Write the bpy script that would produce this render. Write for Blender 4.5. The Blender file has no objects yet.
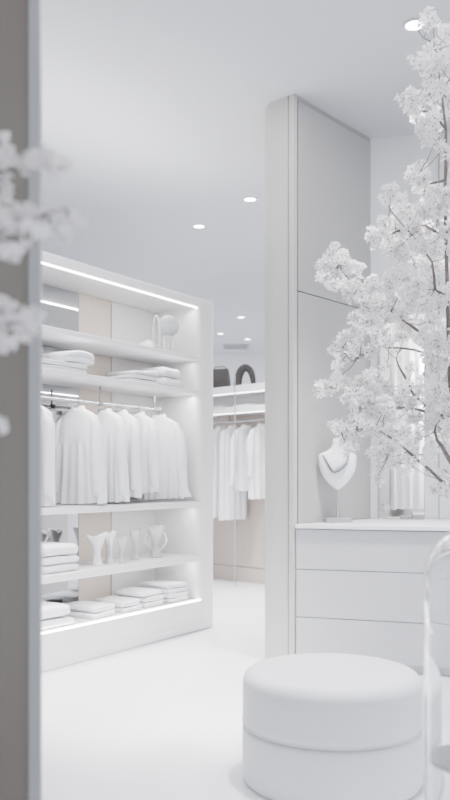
import bpy, math, random
from mathutils import Vector, Matrix, noise

random.seed(7)
COL = bpy.context.scene.collection
PI = math.pi
F = 850.0            # focal length in pixels of the 450 x 800 frame
CAM_H = 1.2
HOR = 476.0          # image row of the horizon
CEIL = 3.6

def P(px, py, y):
    """point at depth y seen at pixel (px, py)"""
    return Vector(((px - 225.0) / F * y, y, CAM_H - (py - HOR) / F * y))

# ------------------------------------------------------------------ materials
def mat(name, color, rough=0.6, var=0.03, scale=8.0, bump=0.0, bscale=60.0, metal=0.0,
        spec=0.5, trans=0.0, ior=1.45, sheen=0.0, coat=0.0, sss=0.0):
    m = bpy.data.materials.new(name)
    m.use_nodes = True
    nt = m.node_tree
    b = nt.nodes['Principled BSDF']
    tc = nt.nodes.new('ShaderNodeTexCoord')
    nz = nt.nodes.new('ShaderNodeTexNoise')
    nz.inputs['Scale'].default_value = scale
    nz.inputs['Detail'].default_value = 4.0
    nt.links.new(tc.outputs['Object'], nz.inputs['Vector'])
    rp = nt.nodes.new('ShaderNodeValToRGB')
    c0 = [max(0, c * (1 - var)) for c in color] + [1]
    c1 = [min(1, c * (1 + var)) for c in color] + [1]
    rp.color_ramp.elements[0].position = 0.3
    rp.color_ramp.elements[0].color = c0
    rp.color_ramp.elements[1].position = 0.7
    rp.color_ramp.elements[1].color = c1
    nt.links.new(nz.outputs['Fac'], rp.inputs['Fac'])
    nt.links.new(rp.outputs['Color'], b.inputs['Base Color'])
    b.inputs['Roughness'].default_value = rough
    b.inputs['Metallic'].default_value = metal
    b.inputs['Specular IOR Level'].default_value = spec
    b.inputs['IOR'].default_value = ior
    b.inputs['Transmission Weight'].default_value = trans
    b.inputs['Sheen Weight'].default_value = sheen
    b.inputs['Coat Weight'].default_value = coat
    if sss:
        b.inputs['Subsurface Weight'].default_value = sss
        b.inputs['Subsurface Radius'].default_value = (0.02, 0.02, 0.02)
    if bump:
        n2 = nt.nodes.new('ShaderNodeTexNoise')
        n2.inputs['Scale'].default_value = bscale
        n2.inputs['Detail'].default_value = 3.0
        nt.links.new(tc.outputs['Object'], n2.inputs['Vector'])
        bp = nt.nodes.new('ShaderNodeBump')
        bp.inputs['Strength'].default_value = bump
        bp.inputs['Distance'].default_value = 0.01
        nt.links.new(n2.outputs['Fac'], bp.inputs['Height'])
        nt.links.new(bp.outputs['Normal'], b.inputs['Normal'])
    return m

def emit(name, color, strength):
    m = mat(name, (0.9, 0.9, 0.9), 0.5)
    b = m.node_tree.nodes['Principled BSDF']
    b.inputs['Emission Color'].default_value = (*color, 1)
    b.inputs['Emission Strength'].default_value = strength
    return m

def petal_glow(m):
    """thin petals: half the light passes through"""
    nt=m.node_tree; b=nt.nodes['Principled BSDF']; out=nt.nodes['Material Output']
    tr=nt.nodes.new('ShaderNodeBsdfTranslucent'); tr.inputs['Color'].default_value=(0.92,0.90,0.91,1)
    mx=nt.nodes.new('ShaderNodeMixShader'); mx.inputs['Fac'].default_value=0.30
    nt.links.new(b.outputs[0],mx.inputs[1]); nt.links.new(tr.outputs[0],mx.inputs[2]); nt.links.new(mx.outputs[0],out.inputs['Surface'])
M = {}
M['floor'] = mat('polished_white_floor', (0.81, 0.812, 0.84), 0.26, 0.015, 1.5, 0.02, 8)
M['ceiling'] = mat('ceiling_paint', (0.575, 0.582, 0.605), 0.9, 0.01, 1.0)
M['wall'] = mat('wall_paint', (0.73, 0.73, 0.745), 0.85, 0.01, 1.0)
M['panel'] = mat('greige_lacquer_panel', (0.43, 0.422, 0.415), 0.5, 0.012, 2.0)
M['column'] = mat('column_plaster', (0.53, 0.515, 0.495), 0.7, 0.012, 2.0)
M['taupe'] = mat('taupe_lacquer', (0.205, 0.184, 0.162), 0.22, 0.02, 2.0)
M['trim'] = mat('trim_lacquer', (0.36, 0.362, 0.36), 0.4, 0.01, 2.0)
M['cab'] = mat('cabinet_lacquer', (0.80, 0.795, 0.80), 0.4, 0.01, 2.0)
M['cabback'] = mat('cabinet_back_white', (0.79, 0.775, 0.765), 0.6, 0.012, 2.0)
M['beige'] = mat('beige_back_panel', (0.70, 0.625, 0.56), 0.6, 0.015, 2.0)
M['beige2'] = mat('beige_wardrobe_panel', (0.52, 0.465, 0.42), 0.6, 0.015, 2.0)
M['mirror'] = mat('grey_mirror', (0.56, 0.575, 0.60), 0.03, 0.005, 2.0, metal=1.0)
M['gap'] = mat('shadow_gap', (0.05, 0.048, 0.046), 0.8, 0.02)
M['dresser'] = mat('dresser_lacquer', (0.53, 0.53, 0.55), 0.4, 0.01, 2.0)
M['counter'] = mat('countertop_stone', (0.80, 0.80, 0.82), 0.25, 0.015, 5.0)
M['cloth'] = mat('white_cotton', (0.90, 0.90, 0.92), 0.9, 0.015, 14, 0.05, 260, sheen=0.2)
M['linen'] = mat('pale_grey_linen', (0.78, 0.785, 0.80), 0.9, 0.02, 14, 0.06, 260, sheen=0.2)
M['towel'] = mat('white_terry', (0.85, 0.85, 0.875), 0.95, 0.02, 20, 0.22, 320, sheen=0.25)
M['boucle'] = mat('white_pouf_fabric', (0.80, 0.80, 0.825), 0.85, 0.012, 10, 0.06, 240, sheen=0.2)
M['metal'] = mat('brushed_steel', (0.62, 0.62, 0.63), 0.25, 0.02, 30, metal=1.0)
M['darkmetal'] = mat('dark_metal', (0.22, 0.22, 0.23), 0.4, 0.03, 30)
M['porcelain'] = mat('porcelain', (0.85, 0.85, 0.86), 0.25, 0.01, 8, coat=0.3)
M['plaster'] = mat('bust_plaster', (0.86, 0.86, 0.885), 0.6, 0.01, 8)
M['necklace'] = mat('satin_silver', (0.22, 0.22, 0.245), 0.4, 0.03, 30, metal=0.3)
M['bag'] = mat('dark_leather', (0.085, 0.078, 0.075), 0.6, 0.12, 40, 0.2, 120)
M['fur'] = mat('dark_fur', (0.085, 0.078, 0.075), 0.95, 0.25, 60, 0.7, 90)
M['bark'] = mat('cherry_bark', (0.20, 0.178, 0.165), 0.85, 0.25, 25, 0.4, 60)
M['petal'] = mat('white_petal', (0.90, 0.885, 0.895), 0.7, 0.03, 12)
petal_glow(M['petal'])
M['petal2'] = mat('blush_petal', (0.84, 0.815, 0.805), 0.7, 0.03, 12)
petal_glow(M['petal2'])
M['stamen'] = mat('blossom_heart', (0.26, 0.19, 0.155), 0.8, 0.1, 30)
M['grey'] = mat('grey_box', (0.36, 0.355, 0.36), 0.5, 0.04, 20)
M['vent'] = mat('vent_grey', (0.42, 0.425, 0.44), 0.5, 0.02, 10)
M['glass'] = mat('clear_glass', (0.98, 0.985, 0.99), 0.0, 0.0, 5, trans=1.0, ior=1.45)
M['crystal'] = mat('frosted_crystal', (0.93, 0.935, 0.95), 0.12, 0.01, 10, trans=0.55, ior=1.4)
M['silver'] = mat('hammered_silver', (0.60, 0.60, 0.61), 0.3, 0.15, 70, 0.5, 90, metal=0.8)
M['disc'] = mat('grey_frosted_disc', (0.55, 0.56, 0.58), 0.3, 0.18, 28, trans=0.25)
M['led'] = emit('led_strip_light', (1.0, 0.985, 0.97), 6.0)
M['led_soft'] = emit('shelf_light', (1.0, 0.985, 0.97), 3.0)
M['lamp'] = emit('downlight_lens', (1.0, 0.99, 0.97), 7.0)

# ------------------------------------------------------------------ mesh builder
class MB:
    def __init__(self):
        self.v = []; self.f = []; self.mi = []
    def add(self, verts, faces, mi=0):
        o = len(self.v)
        self.v += [tuple(p) for p in verts]
        for q in faces:
            self.f.append([i + o for i in q]); self.mi.append(mi)
        return self
    def box(self, x0, x1, y0, y1, z0, z1, mi=0):
        vs = [(x0,y0,z0),(x1,y0,z0),(x1,y1,z0),(x0,y1,z0),(x0,y0,z1),(x1,y0,z1),(x1,y1,z1),(x0,y1,z1)]
        return self.add(vs, [(0,3,2,1),(4,5,6,7),(0,1,5,4),(1,2,6,5),(2,3,7,6),(3,0,4,7)], mi)
    def prism(self, pts, z0, z1, mi=0):
        n = len(pts)
        vs = [(p[0],p[1],z0) for p in pts] + [(p[0],p[1],z1) for p in pts]
        fs = [tuple(range(n-1,-1,-1)), tuple(range(n,2*n))]
        fs += [(i,(i+1)%n,n+(i+1)%n,n+i) for i in range(n)]
        return self.add(vs, fs, mi)
    def loft(self, rings, cap0=True, cap1=True, mi=0, close=False):
        n = len(rings[0]); vs = [p for r in rings for p in r]; fs = []
        m = len(rings)
        for k in range(m if close else m-1):
            a = k*n; b = ((k+1) % m)*n
            for i in range(n):
                j = (i+1) % n
                fs.append((a+i, a+j, b+j, b+i))
        if cap0 and not close: fs.append(tuple(range(n-1,-1,-1)))
        if cap1 and not close: fs.append(tuple(range((m-1)*n, m*n)))
        return self.add(vs, fs, mi)
    def lathe(self, prof, n=32, c=(0,0,0), wob=None, mi=0, cap0=True, cap1=True):
        rings = []
        for r, z in prof:
            ring = []
            for i in range(n):
                a = 2*PI*i/n
                rr = r; zz = z
                if wob: rr, zz = wob(r, z, a)
                ring.append((c[0]+rr*math.cos(a), c[1]+rr*math.sin(a), c[2]+zz))
            rings.append(ring)
        return self.loft(rings, cap0, cap1, mi)
    def tube(self, pts, rad, n=8, mi=0, closed=False):
        pts = [Vector(p) for p in pts]
        if not hasattr(rad, '__len__'): rad = [rad]*len(pts)
        rings = []; up = None; m = len(pts)
        for i, p in enumerate(pts):
            if closed: t = (pts[(i+1)%m]-pts[i-1])
            else: t = pts[min(i+1,m-1)]-pts[max(i-1,0)]
            if t.length < 1e-9: t = Vector((0,0,1))
            t.normalize()
            if up is None:
                up = Vector((0,0,1)) if abs(t.z) < .9 else Vector((1,0,0))
            s = t.cross(up)
            if s.length < 1e-6: s = t.cross(Vector((0.3,1,0.2)))
            s.normalize(); up = s.cross(t).normalized()
            rings.append([p + (s*math.cos(2*PI*k/n)+up*math.sin(2*PI*k/n))*rad[i] for k in range(n)])
        return self.loft(rings, mi=mi, close=closed)
    def build(self, name, mats, parent=None, smooth=True, bevel=0.0, segs=2, sub=0, angle=40, solid=0.0):
        me = bpy.data.meshes.new(name)
        me.from_pydata(self.v, [], self.f)
        if not isinstance(mats, (list, tuple)): mats = [mats]
        for m in mats: me.materials.append(m)
        me.polygons.foreach_set('material_index', self.mi)
        if smooth:
            me.polygons.foreach_set('use_smooth', [True]*len(me.polygons))
            if angle: me.set_sharp_from_angle(angle=math.radians(angle))
        me.update()
        o = bpy.data.objects.new(name, me); COL.objects.link(o)
        if parent: o.parent = parent
        if solid:
            md = o.modifiers.new('solid', 'SOLIDIFY'); md.thickness = solid
        if bevel:
            md = o.modifiers.new('bevel', 'BEVEL'); md.width = bevel; md.segments = segs
            md.limit_method = 'ANGLE'; md.harden_normals = False
        if sub:
            md = o.modifiers.new('sub', 'SUBSURF'); md.levels = sub; md.render_levels = sub
        return o

def tag(o, label, cat, group=None):
    o['label'] = label; o['category'] = cat
    if group: o['group'] = group
    return o
def thing(name, label, cat, loc=(0,0,0), rz=0.0, group=None):
    o = bpy.data.objects.new(name, None); COL.objects.link(o)
    o.location = loc; o.rotation_euler = (0,0,rz)
    o.empty_display_size = 0.1
    return tag(o, label, cat, group)
def struct(o):
    o['kind'] = 'structure'; return o
def place(o, loc, rz=0.0):
    o.location = loc; o.rotation_euler = (0,0,rz); return o

# ------------------------------------------------------------------ room shell
struct(MB().box(-6,6,-1.5,16.6,-0.1,0).build('floor', M['floor'], smooth=False))
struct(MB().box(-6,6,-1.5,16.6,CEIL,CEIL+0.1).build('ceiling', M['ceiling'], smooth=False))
struct(MB().box(-6,6,16.6,16.7,0,CEIL).build('wall_far', M['wall'], smooth=False))

# tall partition with rounded end (its panel face recedes to the right)
P0 = Vector((0.433, 5.34)); U = Vector((0.651, 0.759)); N = Vector((-0.759, 0.651))
L = 0.917; TH = 0.318
def uv(s, t): p = P0 + U*s + N*t; return (p.x, p.y)
pts = [uv(0.0,0.004), uv(0.0, 0.05)]
R = 0.17
for i in range(13):
    a = PI/2*i/12
    pts.append(uv(R - R*math.sin(a), TH - R + R*(1-math.cos(a)) ) if False else uv(R*(1-math.cos(a)), TH-R+R*math.sin(a)))
pts += [uv(L+1.2, TH), uv(L+1.2, 0.012), uv(0.03,0.012)]
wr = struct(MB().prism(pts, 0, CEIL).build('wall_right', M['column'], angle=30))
# vertical trim strips of the rounded end
m = MB(); m.prism([uv(-0.003,0.040), uv(-0.003,0.047), uv(0.01,0.047), uv(0.01,0.040)], 0, CEIL)
struct(m.build('trim_1', M['trim'], smooth=False))
m = MB(); m.prism([uv(-0.006,-0.004), uv(-0.006,0.034), uv(0.03,0.034), uv(0.03,-0.004)], 0, CEIL)
struct(m.build('trim_2', M['column'], smooth=False, bevel=0.004))
# flush wall panels on the receding face
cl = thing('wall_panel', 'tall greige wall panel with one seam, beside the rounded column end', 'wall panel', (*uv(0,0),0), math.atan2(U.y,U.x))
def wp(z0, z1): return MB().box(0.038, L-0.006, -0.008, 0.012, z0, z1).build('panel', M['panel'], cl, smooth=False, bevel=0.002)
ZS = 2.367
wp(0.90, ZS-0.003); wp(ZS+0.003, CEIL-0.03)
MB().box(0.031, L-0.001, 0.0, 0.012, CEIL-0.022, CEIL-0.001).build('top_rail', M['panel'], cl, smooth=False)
# wall at the back of the counter, with the wardrobe opening
Q0 = Vector(uv(L, 0)); DQ = Vector((0.985,-0.174)); NQ = Vector((0.174,0.985))
def qv(s, t): p = Q0 + DQ*s + NQ*t; return (p.x, p.y)
def s_at(px):
    k = (px-225)/F
    return (k*Q0.y - Q0.x) / (DQ.x - k*DQ.y)
sa, sb = s_at(377.5), s_at(425.0)
HO = 2.42
m = MB()
m.prism([qv(0,0),qv(sa,0),qv(sa,0.1),qv(0,0.1)],0,CEIL)
m.prism([qv(sb,0),qv(3.2,0),qv(3.2,0.1),qv(sb,0.1)],0,CEIL)
m.prism([qv(sa,0),qv(sb,0),qv(sb,0.1),qv(sa,0.1)],HO,CEIL)
struct(m.build('wall_back', M['wall'], smooth=False))
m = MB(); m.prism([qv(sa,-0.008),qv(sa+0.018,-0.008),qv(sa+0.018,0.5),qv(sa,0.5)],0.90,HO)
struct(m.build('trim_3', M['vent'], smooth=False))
m = MB(); m.prism([qv(sb+0.09,-0.006),qv(sb+0.10,-0.006),qv(sb+0.10,0.01),qv(sb+0.09,0.01)],0.90,CEIL)
struct(m.build('trim_4', M['panel'], smooth=False))
m = MB(); m.prism([qv(sa-0.15,0.55),qv(sb+0.5,0.55),qv(sb+0.5,0.6),qv(sa-0.15,0.6)],0.0,HO+0.1)
m.prism([qv(sb+0.45,0.1),qv(sb+0.5,0.1),qv(sb+0.5,0.55),qv(sb+0.45,0.55)],0.0,HO+0.1)
m.prism([qv(sa-0.15,0.1),qv(sa-0.1,0.1),qv(sa-0.1,0.55),qv(sa-0.15,0.55)],0.0,HO+0.1)
m.prism([qv(sa-0.1,0.1),qv(sb+0.45,0.1),qv(sb+0.45,0.55),qv(sa-0.1,0.55)],HO+0.02,HO+0.1)
m.prism([qv(sa-0.1,0.1),qv(sb+0.45,0.1),qv(sb+0.45,0.55),qv(sa-0.1,0.55)],0.85,0.899)
struct(m.build('wall_niche', M['wall'], smooth=False))
# near partition at the left
m = MB().box(-3.0,-0.462,2.0,2.08,0,CEIL)
struct(m.build('wall_left', M['taupe'], smooth=False))
struct(MB().box(-0.4615,-0.434,1.990,2.022,0,CEIL).build('trim_5', M['trim'], smooth=False, bevel=0.006, segs=3))

# ------------------------------------------------------------------ display cabinet, left
A = Vector((-1.115, 5.18)); ANG = math.atan2(0.838, 0.545)
CD = Vector((math.cos(ANG), math.sin(ANG))); CN = Vector((-CD.y, CD.x))
def cw(s, t, h=0.0):
    p = A + CD*s + CN*t; return Vector((p.x, p.y, h))
def s_cab(px, t):
    k = (px-225)/F; o = A + CN*t
    return (k*o.y - o.x)/(CD.x - k*CD.y)
S0, S1, SE, DP, TOP = -1.0, 1.68, 1.92, 0.45, 2.58
cab = thing('display_cabinet', 'long white open shelving cabinet with lit shelves and hanging rail along left wall', 'cabinet', (A.x,A.y,0), ANG)
def shelf(z0, z1, bev=0.008):
    return MB().box(S0, S1+0.01, 0.0, DP-0.012, z0, z1).build('shelf', M['cab'], cab, smooth=False, bevel=bev, segs=3)
SH = {1:2.125, 2:1.862, 3:1.005, 4:0.588, 5:0.246}
shelf(SH[1]-0.035, SH[1]); shelf(SH[2]-0.035, SH[2]); shelf(SH[3]-0.045, SH[3]); shelf(SH[4]-0.05, SH[4])
# stile: rounded in plan
def rrect(x0,x1,y0,y1,rs,n=8):
    out=[]
    for (cx,cy,a0,r) in ((x1-rs[1],y0+rs[1],-PI/2,rs[1]),(x1-rs[2],y1-rs[2],0,rs[2]),(x0+rs[3],y1-rs[3],PI/2,rs[3]),(x0+rs[0],y0+rs[0],PI,rs[0])):
        for i in range(n+1):
            a=a0+PI/2*i/n; out.append((cx+r*math.cos(a),cy+r*math.sin(a)))
    return out
MB().prism(rrect(S1,SE,-0.0,DP+0.03,(0.05,0.07,0.02,0.01)),0.07,TOP).build('side_panel', M['cab'], cab, angle=30, bevel=0.03, segs=4)
MB().box(S0-0.06,S0,0,DP+0.03,0.0,TOP).build('side_panel', M['cab'], cab, smooth=False, bevel=0.01)
MB().box(S0,S1+0.01,0.0,DP+0.03,2.512,TOP-0.001).build('top_fascia', M['cab'], cab, smooth=False, bevel=0.015, segs=3)
MB().box(S0,S1+0.005,0.020,0.032,2.502,2.5115).build('light_strip', M['led'], cab, smooth=False)
# base: face and rounded skirting
prof = [(0.0,0.236),(0.0,0.095),(0.004,0.07),(0.012,0.05),(0.0,0.048)]
MB().box(S0,SE-0.04,0.004,DP,0.075,0.2325).build('base_panel', M['cab'], cab, smooth=False, bevel=0.004)
MB().prism(rrect(S0,SE-0.005,0.0,DP+0.03,(0.0,0.07,0.02,0.0)),0.0,0.082).build('plinth', M['cab'], cab, angle=30, bevel=0.02, segs=3)
MB().box(S0,S1+0.01,0.03,DP-0.012,0.2325,SH[5]).build('shelf', M['cab'], cab, smooth=False)
MB().box(S0,S1+0.06,0.004,0.018,0.2330,0.242).build('light_strip', M['led'], cab, smooth=False)
# back panels
G1, G2 = s_cab(77.5,DP), s_cab(110,DP)
MB().box(S0,G1-0.003,DP-0.010,DP+0.03,0.08,2.51).build('mirror_panel', M['mirror'], cab, smooth=False)['label']='grey mirrored back panel'
MB().box(G1,G2-0.006,DP-0.012,DP+0.03,0.08,2.51).build('back_panel', M['beige'], cab, smooth=False)['label']='beige back panel'
MB().box(G2+0.006,S1+0.02,DP-0.012,DP+0.03,0.08,2.51).build('back_panel', M['cabback'], cab, smooth=False)['label']='off-white back panel'
MB().box(G2-0.006,G2+0.006,DP-0.004,DP+0.03,0.08,2.51).build('shadow_gap', M['gap'], cab, smooth=False)
MB().box(G1-0.003,G1+0.0005,DP-0.004,DP+0.03,0.08,2.51).build('shadow_gap', M['gap'], cab, smooth=False)
# rail
RT, RH = 0.208, 1.706
rail = MB().tube([(S0,RT,RH),(1.462,RT,RH)],0.0125,12).build('clothes_rail', M['metal'], cab)
for s in (0.765, 1.385):
    mm = MB().tube([(s,RT,RH+0.005),(s,RT,SH[2]-0.034)],0.007,8); mm.box(s-0.018,s+0.018,RT-0.016,RT+0.016,RH-0.016,RH+0.016)
    mm.build('rail_bracket', M['darkmetal'] if s<1 else M['metal'], rail, smooth=False, bevel=0.003)
# room wall behind the cabinet
m = MB()
a,b_ = cw(S0-2.5,DP+0.05), cw(SE,DP+0.05); c_,d_ = cw(SE,DP+0.13), cw(S0-2.5,DP+0.13)
m.prism([(p.x,p.y) for p in (a,b_,c_,d_)],0,2.56)
m.prism([(c_.x-0.02,c_.y),(c_.x+0.06,c_.y-0.05),(-1.25,10.3),(-1.33,10.3)],0,2.2)
struct(m.build('wall_cabinet', M['wall'], smooth=False))

# ------------------------------------------------------------------ garments and hangers
def smooth(a,b,x):
    t=max(0,min(1,(x-a)/(b-a))); return t*t*(3-2*t)
def make_garment(name, label, cat, loc, rz, length=0.64, sw=0.165, hem=0.20, sleeve=0.5, sleeve_out=0.006,
                 pleats=9, pamp=0.012, seam=None, yoke=0.0, thick=0.05, material=None, seed=0, group=None, collar=True, flare=0.0, nn=112):
    """x = width, y = thickness (front is -y), z = 0 at the base of the neck"""
    rnd = random.Random(seed); mt = material or M['cloth']
    root = thing(name, label, cat, loc, rz, group)
    ph = [rnd.uniform(0,6.28) for _ in range(6)]
    zs = [0.0,-0.006,-0.014,-0.024,-0.036,-0.05,-0.07] + [-0.07-(length-0.07)*i/26 for i in range(1,27)]
    rings=[]
    for z in zs:
        d=-z; f=d/length
        w = 0.058 + (sw-0.058)*min(1, d/0.055)**0.8
        if d>0.055:
            w = sw + 0.012*smooth(0.055,0.2,d) + (hem-sw-0.012)*smooth(0.15,length,d)
        if seam and d>seam: w += 0.012
        t = 0.035 + (thick-0.035)*smooth(0,0.2,d) + 0.012*f
        st = seam if seam else yoke
        amp = pamp*(smooth(st, st+0.08, d)*0.45 + 0.55*smooth(st,length,d))
        if seam and d>seam: amp = max(amp, pamp*0.7)
        ring=[]
        for i in range(nn):
            a=2*PI*i/nn; ca,sa_=math.cos(a),math.sin(a)
            x = w*math.copysign(abs(ca)**0.75, ca); y = t*math.copysign(abs(sa_)**0.85, sa_)
            q = x/max(w,1e-6)
            r = math.sin(pleats*q*PI + ph[0]*(1 if sa_<0 else 1.7) + 0.5*math.sin(3*q+ph[1])) + 0.5*math.sin(pleats*0.53*q*PI+ph[2]+f*1.1)
            y += amp*r*min(1,abs(sa_)*1.6)*(1 if sa_<0 else -1)
            # soft pull lines from the shoulders
            y += 0.004*math.sin(6*q+ph[3]+d*7)*smooth(0.03,0.15,d)
            zz = z + (0.005*math.sin(2.2*q+ph[4])+0.003*r)*f**3
            ring.append((x,y,zz))
        rings.append(ring)
    MB().loft(rings, cap0=False, cap1=False).build('body', mt, root, angle=0)
    if sleeve:
        for sgn in (-1,1):
            rr=[]; ns=18
            for i in range(ns+1):
                f=i/ns
                cx = sgn*(sw-0.03 + sleeve_out*(f**1.2) + 0.022*smooth(0,0.15,f))
                cz = -0.048 - sleeve*f
                cy = -0.012 - 0.02*math.sin(f*2.2)
                rw = 0.036 + 0.012*math.sin(min(1,f*3)*PI/2) - 0.016*smooth(0.25,0.85,f) + (0.012+flare)*smooth(0.86,1.0,f)
                rt = 0.026 + 0.008*math.sin(f*PI) + flare*0.5*smooth(0.8,1,f)
                if i==0: rw*=0.5; rt*=0.6
                ring=[]
                for k in range(20):
                    a=2*PI*k/20
                    e = 1+0.10*math.sin(3*a+ph[5]+f*5)*smooth(0.1,0.5,f)
                    ring.append((cx+rw*math.cos(a)*e, cy+rt*math.sin(a)*e, cz+0.020*math.cos(a)*sgn*(-1 if True else 1)*(1-f)))
                rr.append(ring)
            MB().loft(rr).build('sleeve', mt, root, angle=0)
    if collar:
        cr=[]
        for r,z in ((0.062,-0.012),(0.060,0.004),(0.054,0.022),(0.050,0.027),(0.046,0.022),(0.048,0.0)):
            cr.append([(r*math.cos(2*PI*i/24), 0.62*r*math.sin(2*PI*i/24)-0.002, z + (-0.016*max(0,-math.sin(2*PI*i/24))**3 if z>0 else 0)) for i in range(24)])
        MB().loft(cr,False,False).build('collar', mt, root, angle=0)
    return root

def make_hanger(label, loc, rz, drop, w=0.088, group=None, mt=None):
    """origin at the centre of the rail; drop = rail centre to garment neck"""
    root = thing('clothes_hanger', label, 'hanger', loc, rz, group)
    pts=[]
    for i in range(21):
        q=-1+2*i/20
        pts.append((w*q,0,-drop-0.020-0.050*abs(q)**1.2))
    MB().tube(pts,[0.006]*21,8).build('hanger_bar', mt or M['metal'], root)
    hk=[(0,0,-drop-0.02),(0,0,-0.030)]
    r=0.0195
    for i in range(0,11):
        a=-PI/2+ PI*1.25*i/10
        hk.append((r*math.cos(a),0, r*math.sin(a)))
    MB().tube(hk,0.0026,6).build('hook', M['metal'], root)
    return root

NECK = RH-0.058
GAR = [ # px of neck, kwargs, label
 (33, dict(length=0.63, hem=0.185, sw=0.165, pleats=6, pamp=0.007, sleeve=0.54, seed=1), 'white long-sleeved blouse nearest the left partition, half hidden by its edge', 'blouse', 0.0),
 (78, dict(length=0.632, hem=0.218, sw=0.168, pleats=6, pamp=0.013, seam=0.235, sleeve=0.53, sleeve_out=0.02, seed=2), 'white babydoll dress with high gathered waist, hanging second from the left partition', 'dress', 0.10),
 (105, dict(length=0.624, hem=0.20, sw=0.165, pleats=7, pamp=0.012, yoke=0.12, sleeve=0.53, seed=3), 'white pleated blouse behind the babydoll dress, under the dark rail clamp', 'blouse', 0.05),
 (121, dict(length=0.60, hem=0.18, sw=0.16, pleats=5, pamp=0.010, sleeve=0.5, seed=4), 'white blouse third from the right end of the lit rail', 'blouse', -0.04),
 (138.5, dict(length=0.57, hem=0.18, sw=0.165, pleats=5, pamp=0.008, sleeve=0.48, seed=5), 'shorter white shirt second from the right end of the lit rail', 'shirt', 0.0),
 (158.5, dict(length=0.622, hem=0.195, sw=0.165, pleats=8, pamp=0.012, yoke=0.14, sleeve=0.56, sleeve_out=0.045, flare=0.010, seed=6), 'white pleated tunic with flared cuffs, last at the right end of the lit rail', 'tunic', 0.50),
]
ORD = ['nearest the left partition','carrying the babydoll dress','just right of the dark rail clamp','third from the right end of the rail','second from the right end of the rail','at the right end of the rail']
for (px,kw,lab,cat,tw),od in zip(GAR,ORD):
    s = s_cab(px,RT)
    rz = ANG+PI/2+PI+tw     # local -y (front) faces the camera side
    make_garment('hanging_'+cat, lab, cat, cw(s,RT,NECK), rz, **kw)
    make_hanger('slim steel clothes hanger '+od, cw(s,RT,RH), rz, RH-NECK)

# ------------------------------------------------------------------ towels and folded clothes
def make_towel(name, label, cat, loc, rz, w, d, h, layers=3, seed=0, group=None, material=None, sag=0.006, roundness=1.0, slope=0.0):
    """folded cloth: layers with rolled front and back edges; x = width, front is -y, z = 0 at the bottom"""
    rnd=random.Random(seed)
    lh=h/layers; prof=[]
    n=7
    for k in range(layers):            # front edge, bottom to top
        for i in range(n):
            a=-PI/2+PI*(i+0.5)/n
            off = rnd.uniform(0,0.004) if i==0 else off
            prof.append((-d/2+lh*0.5*roundness-math.cos(a)*lh*0.5*roundness+off, k*lh+lh/2+math.sin(a)*lh*0.48))
    for i in range(1,6):
        prof.append((-d/2+ d*i/6, h))
    for k in range(layers-1,-1,-1):
        for i in range(n):
            a=PI/2-PI*(i+0.5)/n
            prof.append((d/2-lh*0.5+math.cos(a)*lh*0.5, k*lh+lh/2+math.sin(a)*lh*0.48))
    for i in range(5,0,-1):
        prof.append((-d/2+d*i/6, 0.0))
    rings=[]; m=16
    p1=rnd.uniform(0,6); 
    for j in range(m+1):
        q=-1+2*j/m
        e=abs(q)
        sc=1.0 - 0.05*max(0,(e-0.85)/0.15)**2
        ring=[]
        for (y,z) in prof:
            zz=z*(1.0 if e<0.85 else (1-0.10*((e-0.85)/0.15)**2))
            fz=z/h
            zz-= sag*fz*(0.5+0.5*math.sin(2.3*q+p1)) + slope*fz*(q*0.5+0.5)
            nzv=noise.noise(Vector((q*w*9+seed*3.1,y*9,z*22)))*0.004
            ring.append((q*w/2+nzv*0.5+0.004*math.sin(z*300+seed)*e, y*sc+nzv, max(0,zz+nzv*0.6*fz)))
        rings.append(ring)
    o=MB().loft(rings).build(name, material or M['towel'], angle=0)
    tag(o,label,cat,group); place(o,loc,rz)
    return o
def stack(spec, s, t, base, rz, cat, labels, name):
    z=base
    for i,((w,d,h,ly,dx),lab) in enumerate(zip(spec,labels)):
        make_towel(name, lab, cat, cw(s+dx,t,z+0.0005), ANG+rz, w, d, h, ly, seed=int(s*1000)+i*17+int(base*100))
        z+=h+0.002
# shelf under the clothes: tower of three
stack([(0.30,0.33,0.052,1,0),(0.30,0.33,0.050,1,0.004),(0.30,0.33,0.075,1,0.0)], s_cab(57,0.12)-0.03, 0.2, SH[4], 0.02, 'towel',
      ['white folded towel at the bottom of the stack beside the glass vases','white folded towel in the middle of the stack beside the glass vases','plump white towel on top of the stack beside the glass vases'], 'folded_towel')
# lowest shelf
stack([(0.30,0.32,0.055,1,0),(0.27,0.30,0.085,1,-0.01)], s_cab(57,0.1)-0.06,0.185,SH[5],0.0,'towel',
      ['wide white towel lying on lowest shelf at its left end','thick white towel on top at left end of lowest shelf'],'folded_towel')
stack([(0.23,0.30,0.040,2,0),(0.22,0.29,0.040,2,0.008)], s_cab(97,0.12),0.2,SH[5],0.05,'towel',
      ['lower of two white folded cloths, second pile from left on lowest shelf','upper of two white folded cloths, second pile from left on lowest shelf'],'folded_cloth')
stack([(0.21,0.29,0.035,2,0),(0.20,0.28,0.042,2,-0.004)], s_cab(128,0.12)-0.02,0.2,SH[5],-0.03,'towel',
      ['bottom white cloth of the middle pile on lowest shelf','top white cloth of the middle pile on lowest shelf'],'folded_cloth')
stack([(0.22,0.29,0.042,2,0),(0.22,0.29,0.034,2,0.004),(0.22,0.28,0.038,1,-0.02)], s_cab(150,0.12)-0.02,0.2,SH[5],0.0,'towel',
      ['bottom white cloth of second pile from right on lowest shelf','middle white cloth of second pile from right on lowest shelf','top white cloth of second pile from right on lowest shelf'],'folded_cloth')
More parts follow.
